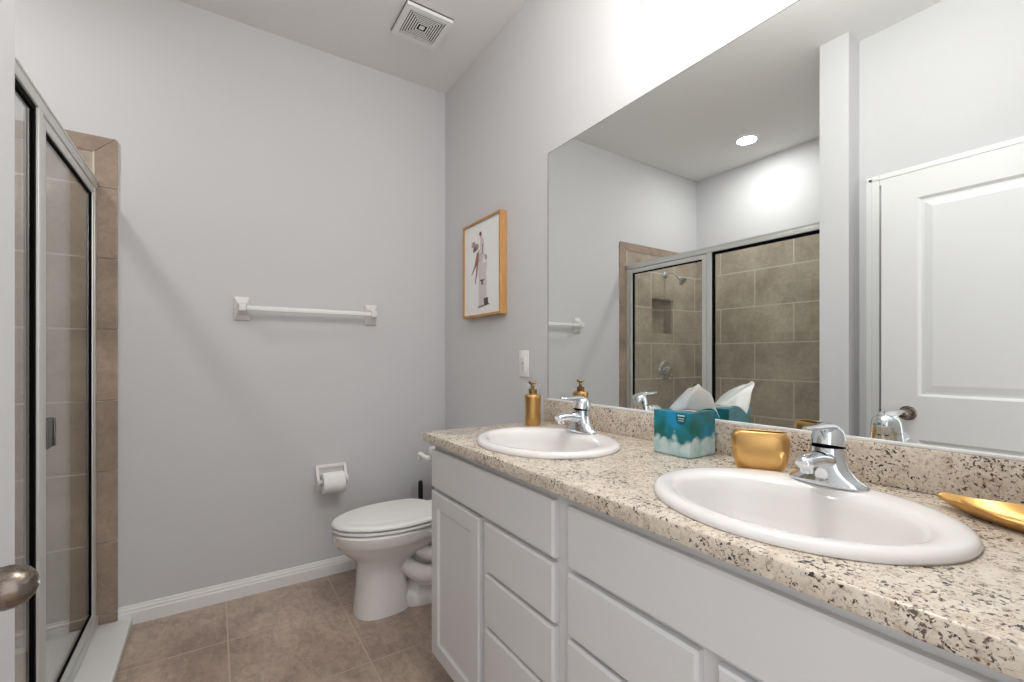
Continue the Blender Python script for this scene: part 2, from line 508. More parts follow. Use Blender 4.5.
# closet door (door_2) with casing, behind the open entry door
def casing_bm(mb, x, y0, y1, ztop, w=0.056, t=0.016, sgn=1):
    for a, b in ((y0 - w, y0), (y1, y1 + w)):
        mb.box(min(x, x + sgn * t), max(x, x + sgn * t), a, b, 0, ztop + w, 0.004, 2)
    mb.box(min(x, x + sgn * t), max(x, x + sgn * t), y0, y1, ztop, ztop + w, 0.004, 2)
    for a, b in ((y0 - w + 0.014, y0 - w + 0.026), (y1 + w - 0.026, y1 + w - 0.014)):
        mb.box(x + t * 0.8, x + t + 0.003, a, b, 0.001, ztop + w - 0.014)
    mb.box(x + t * 0.8, x + t + 0.003, y0 - w + 0.014, y1 + w - 0.014, ztop + w - 0.026, ztop + w - 0.014)
mb = MB(); casing_bm(mb, XC, CY0, CY1, CZ)
struct('trim_2', mb, M['trim'], 'white moulded casing around the closet door', 'trim')
mb = MB(); mb.box(XC - 0.055, XC - 0.02, CY0 + 0.003, CY1 - 0.003, 0.01, CZ - 0.003, 0.002)
struct('door_2', mb, M['door'], 'white closet door behind the open entry door', 'door')
# doorway casing on the room side of the front wall
mb = MB()
for a, b in ((DX0 - 0.056, DX0), (DX1, DX1 + 0.056)): mb.box(a, b, 0, 0.014, 0, DZ + 0.056, 0.003)
mb.box(DX0, DX1, 0, 0.014, DZ, DZ + 0.056, 0.003)
struct('trim_3', mb, M['trim'], 'white casing around the entry doorway', 'trim')

# entry door, swung open flat along the closet wall
FX = -0.241
DY0, DY1, D0, D1 = 0.022, 0.822, 0.012, 2.012
d1 = thing('door_1', (FX, DY0, 0), 'white two-panel entry door standing open along the left side', 'door', kind='structure')
mb = MB()
PY0, PY1 = DY0 + 0.13, 0.690
panels = [(1.00, 1.893), (0.22, 0.805)]
def door_face(mb, xf, sx):
    """face with recessed, raised-centre panels; sx is the outward direction"""
    zz = sorted([D0, D1] + [z for p in panels for z in p])
    mb.prism([(DY0, D0), (PY0, D0), (PY0, D1), (DY0, D1)], 0, 0.009, lambda u, v, d: (xf - sx * d, u, v))
    mb.prism([(PY1, D0), (DY1, D0), (DY1, D1), (PY1, D1)], 0, 0.009, lambda u, v, d: (xf - sx * d, u, v))
    for a, b in ((D0, panels[1][0]), (panels[1][1], panels[0][0]), (panels[0][1], D1)):
        mb.prism([(PY0, a), (PY1, a), (PY1, b), (PY0, b)], 0, 0.009, lambda u, v, d: (xf - sx * d, u, v))
    for a, b in panels:
        def r(i, dep): return [(xf - sx * dep, PY0 + i, a + i), (xf - sx * dep, PY1 - i, a + i), (xf - sx * dep, PY1 - i, b - i), (xf - sx * dep, PY0 + i, b - i)]
        mb.loft([r(0, 0), r(0.012, 0.0085), r(0.022, 0.0085), r(0.05, 0.003)], cap0=False, cap1=True)
door_face(mb, FX, 1); door_face(mb, FX - 0.036, -1)
mb.box(FX - 0.027, FX - 0.009, DY0, DY1, D0, D1)
mb.build('door_leaf', M['door'], d1, smooth=False)
KY, KZ = 0.724, 0.921
def knob(sx, x):
    pr = [(0.0, 0.0), (0.033, 0.0), (0.033, 0.004), (0.029, 0.008), (0.016, 0.010), (0.012, 0.014), (0.011, 0.026)]
    a = MB(); a.lathe([(max(r, 0.0005), x + sx * h) for r, h in pr], (0, KY, KZ), 'x', 32)
    rose = a.build('knob_rose', M['nickel'], d1)
    b = MB()
    L = [(0.0105, 0.0235), (0.014, 0.026), (0.0215, 0.032), (0.0255, 0.041), (0.0262, 0.050), (0.0245, 0.058), (0.0205, 0.0655), (0.0135, 0.071), (0.006, 0.0735), (0.0012, 0.074)]
    b.lathe([(r * 0.9, x + sx * h) for r, h in L], (0, KY, KZ), 'x', 36)
    k = b.build('door_knob', M['nickel'], d1)
    tag(k, 'satin nickel egg-shaped knob')
    c = MB(); c.lathe([(0.0026, x + sx * 0.0735), (0.0026, x + sx * 0.0752), (0.0012, x + sx * 0.0758)], (0, KY, KZ), 'x', 12)
    c.build('lock_button', M['chrome'], k)
knob(1, FX); knob(-1, FX - 0.036)
mb = MB(); mb.box(FX - 0.03, FX - 0.006, DY1 - 0.0005, DY1 + 0.0012, KZ - 0.028, KZ + 0.028); mb.box(FX - 0.024, FX - 0.012, DY1, DY1 + 0.010, KZ - 0.008, KZ + 0.008, 0.002)
mb.build('latch', M['nickel'], d1)
for z in (0.25, 1.05, 1.82):
    mb = MB(); mb.lathe([(0.006, z - 0.045), (0.006, z + 0.045)], (FX + 0.004, DY0 - 0.006, 0), 'z', 12)
    mb.box(FX - 0.03, FX + 0.002, DY0 - 0.0015, DY0 + 0.0005, z - 0.044, z + 0.044)
    mb.build('hinge', M['nickel'], d1)

# ================================================================== SHOWER
# white low curb and pan
base = thing('shower_tray', ((XS + XG) / 2, (YP1 + YB) / 2, 0), 'white acrylic shower tray with a low curb beneath the glass', 'shower tray')
mb = MB(); mb.box(-0.50, -0.303, YP1 + 0.010, YB - 0.012, 0.0, 0.034, 0.005, 3)
mb.build('curb', M['acrylic'], base)
mb = MB(); mb.box(XS + 0.01, -0.50, YP1 + 0.010, YB - 0.012, 0.0, 0.022, 0.003)
mb.build('pan', M['acrylic'], base)
mb = MB(); mb.lathe([(0.055, 0.0222), (0.055, 0.026), (0.05, 0.0275), (0.001, 0.0275)], (-0.95, 1.85, 0), 'z', 28)
mb.build('drain', M['chrome'], base)

ZB = 0.050
enc = thing('shower_enclosure', (XG, 1.85, 0.034), 'framed glass shower enclosure with brushed metal rails and hinged door', 'shower enclosure')
YA, YE = YP1 + 0.010, YB - 0.0125
mb = MB(); mb.box(XG - 0.019, XG + 0.014, YA, YE, 1.888, 1.926, 0.003); mb.box(XG - 0.013, XG + 0.016, YA, YE, 1.921, 1.928)
mb.build('header_rail', M['alu'], enc)
mb = MB(); mb.box(XG - 0.017, XG + 0.017, YA, YE, 0.0345, 0.072, 0.002); mb.box(XG + 0.006, XG + 0.010, YA, YE, 0.072, 0.084)
mb.build('bottom_track', M['alu'], enc)
mb = MB(); mb.box(XG - 0.017, XG + 0.012, 2.540, YE, 0.0725, 1.8875, 0.002); mb.box(XG + 0.0, XG + 0.004, 2.534, 2.5405, 0.0725, 1.8875)
mb.build('wall_jamb', M['alu'], enc)
mb = MB(); mb.box(XG - 0.017, XG + 0.017, YA, YA + 0.028, 0.0725, 1.8875, 0.003)
mb.build('wall_jamb', M['alu'], enc)
mb = MB(); mb.box(XG - 0.015, XG + 0.015, 1.810, 1.848, 0.0725, 1.8875, 0.003)
mb.build('centre_post', M['alu'], enc)
# fixed pane
mb = MB(); mb.box(XG - 0.003, XG + 0.003, YA + 0.026, 1.813, 0.070, 1.890)
fp = mb.build('fixed_glass', M['glass'], enc, smooth=False)
tag(fp, 'clear fixed pane nearest the doorway')
mb = MB()
mb.box(XG - 0.008, XG + 0.008, YA + 0.028, 1.810, 1.870, 1.8875)
mb.box(XG - 0.008, XG + 0.008, 1.795, 1.810, 0.075, 1.870)
mb.box(XG - 0.008, XG + 0.008, YA + 0.028, 1.795, 0.0725, 0.085)
mb.build('gasket', M['gasket'], fp, smooth=False)
# hinged door
ry0, ry1, rz0, rz1 = 1.851, 2.531, 0.088, 1.883
mb = MB()
mb.box(XG - 0.012, XG + 0.012, ry0, ry0 + 0.034, rz0, rz1, 0.002); mb.box(XG - 0.012, XG + 0.012, ry1 - 0.024, ry1, rz0, rz1, 0.002)
mb.box(XG - 0.012, XG + 0.012, ry0 + 0.034, ry1 - 0.024, rz1 - 0.03, rz1, 0.002); mb.box(XG - 0.012, XG + 0.012, ry0 + 0.034, ry1 - 0.024, rz0, rz0 + 0.024, 0.002)
df = mb.build('door_frame', M['alu'], enc)
mb = MB(); mb.box(XG - 0.003, XG + 0.003, ry0 + 0.030, ry1 - 0.020, rz0 + 0.02, rz1 - 0.026)
mb.build('door_glass', M['glass'], df, smooth=False)
mb = MB()
a0, a1, b0, b1 = ry0 + 0.034, ry1 - 0.024, rz0 + 0.024, rz1 - 0.03
w = 0.011
for s in ((a0, a0 + 0.004, b0, b1), (a1 - w, a1, b0, b1), (a0 + 0.004, a1 - w, b0, b0 + 0.005), (a0 + 0.004, a1 - w, b1 - 0.009, b1)):
    mb.box(XG - 0.007, XG + 0.007, *s)
mb.build('gasket', M['gasket'], df, smooth=False)
mb = MB(); mb.box(XG + 0.003, XG + 0.016, 1.888, 1.950, 0.900, 0.990, 0.003, 3); mb.box(XG + 0.015, XG + 0.020, 1.938, 1.950, 0.902, 0.988, 0.002)
mb.build('door_pull', M['tag'], df)

# shower head
sx_, sy_ = -0.917, YB - 0.008
sh = thing('showerhead', (sx_, sy_, 1.89), 'chrome showerhead on a bent arm above the niche', 'showerhead')
mb = MB(); mb.lathe([(0.03, sy_), (0.03, sy_ - 0.004), (0.022, sy_ - 0.012), (0.012, sy_ - 0.014)], (sx_, 0, 1.90), 'y', 28)
mb.build('flange', M['chrome'], sh)
mb = MB(); mb.tube([(sx_, sy_ - 0.01, 1.90), (sx_, sy_ - 0.06, 1.902), (sx_, sy_ - 0.09, 1.895), (sx_, sy_ - 0.115, 1.878), (sx_, sy_ - 0.14, 1.855)], 0.0085, 14)
mb.build('arm', M['chrome'], sh)
mb = MB()
d = Vector((0, -0.72, -0.69)).normalized(); p0 = Vector((sx_, sy_ - 0.135, 1.862))
mb.tube([p0 + d * t for t in (0, 0.006, 0.018, 0.026, 0.048, 0.062, 0.068, 0.071)], [0.010, 0.014, 0.014, 0.011, 0.026, 0.036, 0.036, 0.032], 28)
mb.build('spray_head', M['chrome'], sh)
# valve
sv = thing('shower_valve', (sx_, sy_, 1.06), 'round chrome shower valve with a lever below the niche', 'shower valve')
mb = MB(); mb.lathe([(0.082, sy_), (0.082, sy_ - 0.004), (0.074, sy_ - 0.012), (0.045, sy_ - 0.018), (0.001, sy_ - 0.018)], (sx_, 0, 1.06), 'y', 40)
mb.build('escutcheon', M['chrome'], sv)
mb = MB(); mb.lathe([(0.034, sy_ - 0.017), (0.034, sy_ - 0.045), (0.03, sy_ - 0.058), (0.018, sy_ - 0.064), (0.001, sy_ - 0.065)], (sx_, 0, 1.06), 'y', 32)
hd = mb.build('valve_handle', M['chrome'], sv)
mb = MB(); mb.tube([(sx_, sy_ - 0.05, 1.045), (sx_ - 0.01, sy_ - 0.06, 1.01), (sx_ - 0.016, sy_ - 0.066, 0.98)], [0.011, 0.010, 0.007], 12)
mb.build('lever', M['chrome'], hd)

# recessed downlight in the shower ceiling
lx, ly = -0.966, 1.873
rl = thing('recessed_light', (lx, ly, ZT), 'round white recessed ceiling downlight over the shower', 'ceiling light')
mb = MB(); mb.lathe([(0.066, ZT - 0.002), (0.069, ZT - 0.007), (0.085, ZT - 0.005), (0.088, ZT - 0.0005)], (lx, ly, 0), 'z', 40, cap0=False, cap1=False)
mb.build('trim_ring', M['plastic'], rl)
mb = MB(); mb.lathe([(0.0675, ZT - 0.003), (0.001, ZT - 0.005)], (lx, ly, 0), 'z', 40, cap0=False)
mb.build('lens', M['led'], rl)
ld = bpy.data.lights.new('downlight_glow', 'AREA'); ld.shape = 'DISK'; ld.size = 0.13; ld.energy = SHOWER_W; ld.color = (1, 0.985, 0.96)
lo = bpy.data.objects.new('downlight_glow', ld); COL.objects.link(lo); lo.parent = rl; lo.location = (0, 0, -0.010)

# exhaust fan grille on the ceiling
vx, vy = 0.855, 2.110
ev = thing('exhaust_vent', (vx, vy, ZT), 'square white exhaust fan grille with concentric slots on the ceiling', 'vent')
mb = MB(); mb.box(vx - 0.117, vx + 0.117, vy - 0.117, vy + 0.117, ZT - 0.004, ZT)
mb.build('slot_shade', M['dark'], ev)  # near-black plate, paints in the shade behind the slots
mb = MB()
def sq(mb, h, w, z0, z1):
    mb.box(vx - h, vx + h, vy - h, vy - h + w, z0, z1); mb.box(vx - h, vx + h, vy + h - w, vy + h, z0, z1)
    mb.box(vx - h, vx - h + w, vy - h + w, vy + h - w, z0, z1); mb.box(vx + h - w, vx + h, vy - h + w, vy + h - w, z0, z1)
sq(mb, 0.115, 0.026, ZT - 0.020, ZT)
mb.build('grille_frame', M['plastic'], ev, smooth=False)
h = 0.0835
while h > 0.018:
    mb = MB(); sq(mb, h, 0.0058, ZT - 0.018, ZT - 0.0162)
    mb.build('louvre', M['plastic'], ev, smooth=False); h -= 0.0112
mb = MB(); mb.box(vx - 0.012, vx + 0.012, vy - 0.012, vy + 0.012, ZT - 0.018, ZT - 0.0155)
mb.build('centre_button', M['plastic'], ev, smooth=False)
mb = MB()
mb.box(vx - 0.089, vx + 0.089, vy - 0.002, vy + 0.002, ZT - 0.0161, ZT - 0.014); mb.box(vx - 0.002, vx + 0.002, vy - 0.089, vy + 0.089, ZT - 0.0161, ZT - 0.014)
mb.build('cross_rib', M['dark'], ev, smooth=False)

# added flush ceiling lamp, out of view, to even out the light
cx_, cy_ = 0.62, 0.62
cl = thing('fill_ceiling_lamp', (cx_, cy_, ZT), 'added fill lamp: round white flush ceiling dome near the doorway', 'ceiling light')
mb = MB(); mb.lathe([(0.15, ZT - 0.0005), (0.15, ZT - 0.02), (0.142, ZT - 0.024)], (cx_, cy_, 0), 'z', 48, cap1=False)
mb.build('base_ring', M['nickel'], cl)
mb = MB(); mb.lathe([(0.141, ZT - 0.0215), (0.138, ZT - 0.045), (0.12, ZT - 0.068), (0.085, ZT - 0.084), (0.04, ZT - 0.091), (0.001, ZT - 0.092)], (cx_, cy_, 0), 'z', 48)
mb.build('glass_dome', M['shade'], cl)
ld = bpy.data.lights.new('fill_bulb', 'POINT'); ld.energy = FILL_LAMP_W; ld.shadow_soft_size = 0.10; ld.color = (1, 0.98, 0.95)
lo = bpy.data.objects.new('fill_bulb', ld); COL.objects.link(lo); lo.parent = cl; lo.location = (0, 0, -0.205)

# ================================================================== VANITY
XF, XFF = 0.647, 0.666      # face of the fronts, face of the frame
def front_slab(name, parent, y0, y1, z0, z1):
    mb = MB(); c = 0.005
    r0 = [(XFF, y0, z0), (XFF, y1, z0), (XFF, y1, z1), (XFF, y0, z1)]
    r1 = [(XF + 0.006, y0, z0), (XF + 0.006, y1, z0), (XF + 0.006, y1, z1), (XF + 0.006, y0, z1)]
    r2 = [(XF, y0 + c, z0 + c), (XF, y1 - c, z0 + c), (XF, y1 - c, z1 - c), (XF, y0 + c, z1 - c)]
    mb.loft([r0, r1, r2])
    return mb.build(name, M['cabinet'], parent, smooth=False)
def door_shaker(parent, y0, y1, z0, z1):
    mb = MB(); w = 0.052
    def r(i, x): return [(x, y0 + i, z0 + i), (x, y1 - i, z0 + i), (x, y1 - i, z1 - i), (x, y0 + i, z1 - i)]
    mb.loft([r(0, XFF), r(0, XF + 0.004), r(0.004, XF), r(w, XF), r(w + 0.004, XF + 0.007), r(w + 0.012, XF + 0.009)])
    return mb.build('cabinet_door', M['cabinet'], parent, smooth=False)
def cabinet(y0, y1, door_far, label):
    c = thing('vanity_cabinet', ((XFF + XR) / 2, (y0 + y1) / 2, 0), label, 'cabinet', 'vanity sink cabinets')
    mb = MB(); t = 0.016
    for a, b in ((y0, y0 + t), (y1 - t, y1)):
        mb.box(XFF + 0.019, XR - 0.002, a, b, 0.112, 0.8685); mb.box(0.735, XR - 0.002, a, b, 0.0, 0.112)
    mb.box(XR - 0.010, XR - 0.002, y0 + t, y1 - t, 0.11, 0.8685); mb.box(XFF + 0.019, XR - 0.010, y0 + t, y1 - t, 0.11, 0.126)
    mb.build('carcass', M['cabinet'], c, smooth=False)
    mb = MB()
    dv = (y1 - 0.372) if door_far else (y0 + 0.372)
    for a, b in ((y0, y0 + 0.035), (y1 - 0.035, y1), (dv - 0.036, dv + 0.036)): mb.box(XFF, XFF + 0.019, a, b, 0.112, 0.8685)
    for a, b in ((0.112, 0.145), (0.69, 0.73), (0.835, 0.8685), (0.385, 0.42), (0.545, 0.575)):
        mb.box(XFF + 0.0005, XFF + 0.0185, y0 + 0.03, y1 - 0.03, a, b)
    mb.build('face_frame', M['cabinet'], c, smooth=False)
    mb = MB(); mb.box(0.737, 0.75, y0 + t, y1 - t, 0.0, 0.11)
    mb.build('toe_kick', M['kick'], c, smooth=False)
    f0, f1 = y0 + (0.031 if door_far else 0.019), y1 - (0.012 if door_far else 0.017)
    front_slab('false_front', c, f0, f1, 0.713, 0.846)
    if door_far: dr, wr = (f1 - 0.345, f1), (f0, f1 - 0.380)
    else: dr, wr = (f0, f0 + 0.345), (f0 + 0.380, f1)
    door_shaker(c, dr[0], dr[1], 0.120, 0.700)
    for a, b in ((0.563, 0.700), (0.406, 0.553), (0.120, 0.396)): front_slab('drawer_front', c, wr[0], wr[1], a, b)
    return c
cabinet(0.782, 1.520, True, 'white vanity sink cabinet beside the toilet, under the far sink')
cabinet(0.044, 0.7815, False, 'white vanity sink cabinet under the near sink, closest to the doorway')
mb = MB(); mb.box(XFF + 0.002, XFF + 0.02, 0.002, 0.0435, 0.11, 0.8685)
struct('trim_4', mb, M['cabinet'], 'white filler strip between vanity and front wall', 'trim')

# sinks: (centre x, centre y)
SINKS = [(0.876, 1.136), (0.872, 0.410)]
SA, SB = 0.247, 0.209
CT = 0.034
ct = MB()
Y0c, Y1c, X0c, X1c = 0.003, 1.550, 0.633, XR - 0.001
cells = [(0.003, 0.782, SINKS[1]), (0.782, 1.550, SINKS[0])]
for a, b, (cx, cy) in cells:
    plate_with_hole(ct, X0c, X1c, a, b, ZC - CT, ZC, cx, cy, SB - 0.018, SA - 0.018)
bmesh.ops.remove_doubles(ct.bm, verts=ct.bm.verts, dist=1e-5)
kill = [f for f in ct.bm.faces if all(abs(v.co.y - 0.782) < 1e-5 for v in f.verts)]
bmesh.ops.delete(ct.bm, geom=kill, context='FACES')
es = [e for e in ct.bm.edges if (all(abs(v.co.x - X0c) < 1e-5 for v in e.verts) and abs(e.verts[0].co.z - e.verts[1].co.z) < 1e-6)
      or (all(abs(v.co.y - Y1c) < 1e-5 for v in e.verts) and abs(e.verts[0].co.z - e.verts[1].co.z) < 1e-6)]
bmesh.ops.bevel(ct.bm, geom=es, offset=0.004, segments=2, affect='EDGES', profile=0.5)
top = ct.build('countertop', M['granite'], loc=(0.9, 0.78, ZC - CT), smooth=True, angle=50)
tag(top, 'speckled beige granite countertop across both vanity cabinets', 'countertop')
mb = MB(); mb.box(XR - 0.020, XR - 0.001, 0.003, 1.550, ZC + 0.0005, ZC + 0.088, 0.002, 2)
tag(mb.build('backsplash', M['granite'], loc=(XR - 0.01, 0.78, ZC)), 'low speckled granite backsplash strip under the mirror', 'backsplash')

mb = MB(); mb.box(XR - 0.006, XR - 0.0005, 0.012, 1.537, ZC + 0.0905, 2.053, mi=1)
for f in mb.bm.faces:
    if f.normal.x < -0.5 or all(abs(v.co.x - (XR - 0.006)) < 1e-6 for v in f.verts): f.material_index = 0
mr = mb.build('wall_mirror', [M['mirror'], M['mirroredge']], loc=(XR - 0.003, 0.775, ZC + 0.0905), smooth=False)
mb = MB(); mb.box(XR - 0.013, XR - 0.007, 0.012, 1.537, ZC + 0.0885, ZC + 0.0945, 0.001)
mb.build('bottom_channel', M['trim'], mr, smooth=False)
mb = MB(); mb.box(XR - 0.0066, XR - 0.0060, 1.5335, 1.537, ZC + 0.0945, 2.053); mb.box(XR - 0.0066, XR - 0.0060, 0.012, 1.5335, 2.0505, 2.053)
mb.build('polished_edge', M['mirroredge'], mr, smooth=False)
tag(mr, 'large frameless rectangular wall mirror above the vanity', 'mirror')

def sink(cx, cy, label):
    s = thing('sink', (cx, cy, ZC), label, 'sink', 'drop-in vanity sinks')
    z = ZC
    R = []
    spec = [(0, 1.0, 1.0, 0.001), (0, 1.004, 1.004, 0.006), (0, 0.992, 0.99, 0.0125), (0, 0.965, 0.957, 0.0165), (-0.004, 0.92, 0.90, 0.0175),
            (-0.012, 0.86, 0.81, 0.0165), (-0.018, 0.82, 0.745, 0.013), (-0.021, 0.79, 0.70, 0.002), (-0.021, 0.765, 0.675, -0.02),
            (-0.020, 0.72, 0.63, -0.06), (-0.019, 0.63, 0.54, -0.10), (-0.018, 0.47, 0.40, -0.128), (-0.018, 0.28, 0.25, -0.141), (-0.018, 0.10, 0.12, -0.146)]
    for dx, a, b, h in spec: R.append(ring(cx + dx, cy, z + h, SB * b, SA * a, 72))
    # underside so that the bowl has thickness
    under = [(-0.018, 0.10, 0.12, -0.158), (-0.018, 0.30, 0.27, -0.153), (-0.018, 0.50, 0.43, -0.140), (-0.019, 0.66, 0.57, -0.11), (-0.020, 0.75, 0.66, -0.06), (-0.018, 0.84, 0.78, -0.01), (0, 0.90, 0.89, 0.0012)]
    for dx, a, b, h in under: R.append(ring(cx + dx, cy, z + h, SB * b, SA * a, 72))
    mb = MB(); mb.loft(R + [R[0]], cap0=False, cap1=False)
    bmesh.ops.remove_doubles(mb.bm, verts=mb.bm.verts, dist=1e-6)
    mb.build('basin', M['porcelain'], s, angle=80)
    mb = MB(); mb.lathe([(0.031, z - 0.1475), (0.031, z - 0.143), (0.026, z - 0.1415), (0.020, z - 0.144), (0.018, z - 0.139), (0.001, z - 0.137)], (cx - 0.018, cy, 0), 'z', 28)
    mb.build('drain', M['chrome'], s)
    mb = MB(); mb.lathe([(0.009, 0.0), (0.009, 0.002), (0.006, 0.0025), (0.001, 0.001)], (0, 0, 0), 'z', 20)
    rot = Matrix.Rotation(math.radians(75), 4, 'Y')
    bmesh.ops.transform(mb.bm, matrix=Matrix.Translation((cx - 0.021 - SB * 0.655, cy, z - 0.036)) @ rot, verts=mb.bm.verts)
    mb.build('overflow', M['chrome'], s)
sink(*SINKS[0], 'white oval drop-in sink on the far half of the counter, beside the soap dispenser')
sink(*SINKS[1], 'white oval drop-in sink on the near half of the counter, beside the gold dish')

def faucet(fx, fy, fz, label):
    f = thing('faucet', (fx, fy, fz), label, 'faucet', 'chrome vanity faucets')
    # flared base blending up into the body (cross-sections stacked in z)
    mb = MB(); R = []
    for h, ax, ay, dx in ((0, 0.028, 0.071, 0), (0.004, 0.0285, 0.071, 0), (0.009, 0.0275, 0.067, 0), (0.015, 0.027, 0.057, 0), (0.023, 0.0265, 0.047, 0), (0.034, 0.0262, 0.039, 0), (0.050, 0.0262, 0.0335, 0.001), (0.062, 0.0265, 0.0318, 0.002), (0.074, 0.027, 0.0308, 0.003)):
        R.append(ring(fx + dx, fy, fz + h, ax, ay, 40, 2.2))
    mb.loft(R)
    mb.build('body', M['chrome'], f, angle=60)
    # spout, thick at the body and slightly tapering to a blunt tip
    mb = MB()
    pts = [(fx + 0.000, fy, fz + 0.046), (fx - 0.022, fy, fz + 0.051), (fx - 0.045, fy, fz + 0.055), (fx - 0.068, fy, fz + 0.056), (fx - 0.088, fy, fz + 0.0545), (fx - 0.099, fy, fz + 0.052), (fx - 0.102, fy, fz + 0.0505)]
    mb.tube(smooth_path(pts, 3), smooth_vals([0.024, 0.0235, 0.0215, 0.0195, 0.018, 0.0165, 0.013], 3), 28, 0.72)
    sp = mb.build('spout', M['chrome'], f, angle=60)
    mb = MB(); mb.lathe([(0.010, fz + 0.033), (0.011, fz + 0.035), (0.011, fz + 0.050)], (fx - 0.086, fy, 0), 'z', 20)
    mb.build('aerator', M['chrome'], sp)
    # dark seam then the domed cap handle leaning back, lever pointing forward
    mb = MB()
    ax = Vector((0.20, 0, 1)).normalized(); b0 = Vector((fx + 0.003, fy, fz + 0.0735))
    mb.tube([b0 + ax * t for t in (0, 0.0025)], [0.0278, 0.0278], 32)
    mb.build('seal_ring', M['gasket'], f)
    mb = MB()
    mb.tube([b0 + ax * t for t in (0.002, 0.003, 0.014, 0.026, 0.035, 0.041, 0.0445, 0.0455)], [0.0282, 0.0305, 0.0300, 0.0284, 0.0255, 0.018, 0.008, 0.001], 32)
    hd = mb.build('handle', M['chrome'], f, angle=60)
    mb = MB()
    mb.tube([b0 + ax * 0.036 + Vector((0.006, 0, 0)), b0 + Vector((-0.010, 0, 0.0425)), b0 + Vector((-0.038, 0, 0.0425)), b0 + Vector((-0.066, 0, 0.0430)), b0 + Vector((-0.088, 0, 0.0445)), b0 + Vector((-0.094, 0, 0.0455))],
            [0.020, 0.0205, 0.0155, 0.0115, 0.0095, 0.005], 20, 0.40)
    mb.build('lever', M['chrome'], hd, angle=60)
    mb = MB(); mb.lathe([(0.0032, fz + 0.03), (0.0032, fz + 0.068), (0.006, fz + 0.072), (0.006, fz + 0.079), (0.001, fz + 0.081)], (fx + 0.028, fy, 0), 'z', 14)
    mb.build('drain_lift_rod', M['chrome'], f)
FZ = ZC + 0.0172
faucet(1.045, 1.160, FZ, 'chrome single-lever faucet on the far sink, beside the soap dispenser')
faucet(1.036, 0.412, FZ, 'chrome single-lever faucet on the near sink, beside the gold tumbler')

# ---------------------------------------------------------------- things on the counter
# soap dispenser
ox, oy = 1.069, 1.471
sd = thing('soap_dispenser', (ox, oy, ZC), 'gold soap dispenser with a small pump at the back corner of the counter', 'soap dispenser')
mb = MB(); z = ZC
mb.lathe([(0.030, z + 0.0005), (0.0325, z + 0.003), (0.0318, z + 0.03), (0.0308, z + 0.055), (0.0318, z + 0.085), (0.0335, z + 0.108), (0.0335, z + 0.117), (0.030, z + 0.122), (0.016, z + 0.1235), (0.0145, z + 0.126)], (ox, oy, 0), 'z', 40)
mb.build('bottle', M['gold'], sd, angle=50)
mb = MB(); mb.lathe([(0.0165, z + 0.1255), (0.0165, z + 0.142), (0.0135, z + 0.144), (0.0065, z + 0.1445), (0.0065, z + 0.158), (0.0075, z + 0.158)], (ox, oy, 0), 'z', 28)
mb.build('pump_collar', M['brass'], sd)
mb = MB(); mb.lathe([(0.0085, z + 0.1545), (0.0085, z + 0.157), (0.006, z + 0.160), (0.006, z + 0.168), (0.001, z + 0.1695)], (ox, oy, 0), 'z', 24)
mb.tube([(ox - 0.019, oy, z + 0.1705), (ox - 0.017, oy, z + 0.1705), (ox - 0.010, oy, z + 0.168), (ox, oy, z + 0.166), (ox + 0.010, oy, z + 0.168), (ox + 0.017, oy, z + 0.1705), (ox + 0.019, oy, z + 0.1705)], [0.003, 0.006, 0.0045, 0.0045, 0.0045, 0.006, 0.003], 14)
mb.build('pump_head', M['brass'], sd)

# tissue box
bx0, bx1, by0, by1, bh = 1.050, 1.163, 0.738, 0.855, 0.121
tb = thing('tissue_box', ((bx0 + bx1) / 2, (by0 + by1) / 2, ZC), 'teal cube tissue box printed with pale clouds, between the two sinks', 'tissue box')
mb = MB()
hx, hy = (bx0 + bx1) / 2, (by0 + by1) / 2
mb.box(bx0, bx1, by0, by1, ZC + 0.0005, ZC + 0.004, 0.0)
w = 0.0012
mb.box(bx0, bx0 + w, by0, by1, ZC + 0.002, ZC + bh); mb.box(bx1 - w, bx1, by0, by1, ZC + 0.002, ZC + bh)
mb.box(bx0 + w, bx1 - w, by0, by0 + w, ZC + 0.002, ZC + bh); mb.box(bx0 + w, bx1 - w, by1 - w, by1, ZC + 0.002, ZC + bh)
plate_with_hole(mb, bx0, bx1, by0, by1, ZC + bh, ZC + bh + 0.0012, hx, hy, 0.026, 0.040, 36)
mb.build('carton', M['cloud'], tb, smooth=False)
mb = MB(); plate_with_hole(mb, hx - 0.034, hx + 0.034, hy - 0.048, hy + 0.048, ZC + bh - 0.0012, ZC + bh - 0.0004, hx, hy, 0.006, 0.034, 36)
mb.build('slot_film', M['plastic'], tb, smooth=False)
# badge printed on the front face
mb = MB()
shield = [(-0.016, 0.012), (-0.012, 0.015), (0.012, 0.015), (0.016, 0.012), (0.015, -0.004), (0.010, -0.011), (0, -0.015), (-0.010, -0.011), (-0.015, -0.004)]
fb = lambda u, v, d: (bx0 - d, by0 + 0.027 + u, ZC + 0.104 + v)
mb.prism(shield, 0.0, 0.0006, fb)
bd = mb.build('badge', M['badge'], tb, smooth=False)
mb = MB(); mb.prism([(-0.012, 0.008), (0.012, 0.008), (0.011, 0.012), (-0.011, 0.012)], 0.0006, 0.0010, fb)
for k in (0.001, -0.005): mb.prism([(-0.009, k), (0.009, k), (0.009, k + 0.002), (-0.009, k + 0.002)], 0.0006, 0.0010, fb)
mb.build('badge_bars', M['badgelight'], bd, smooth=False)

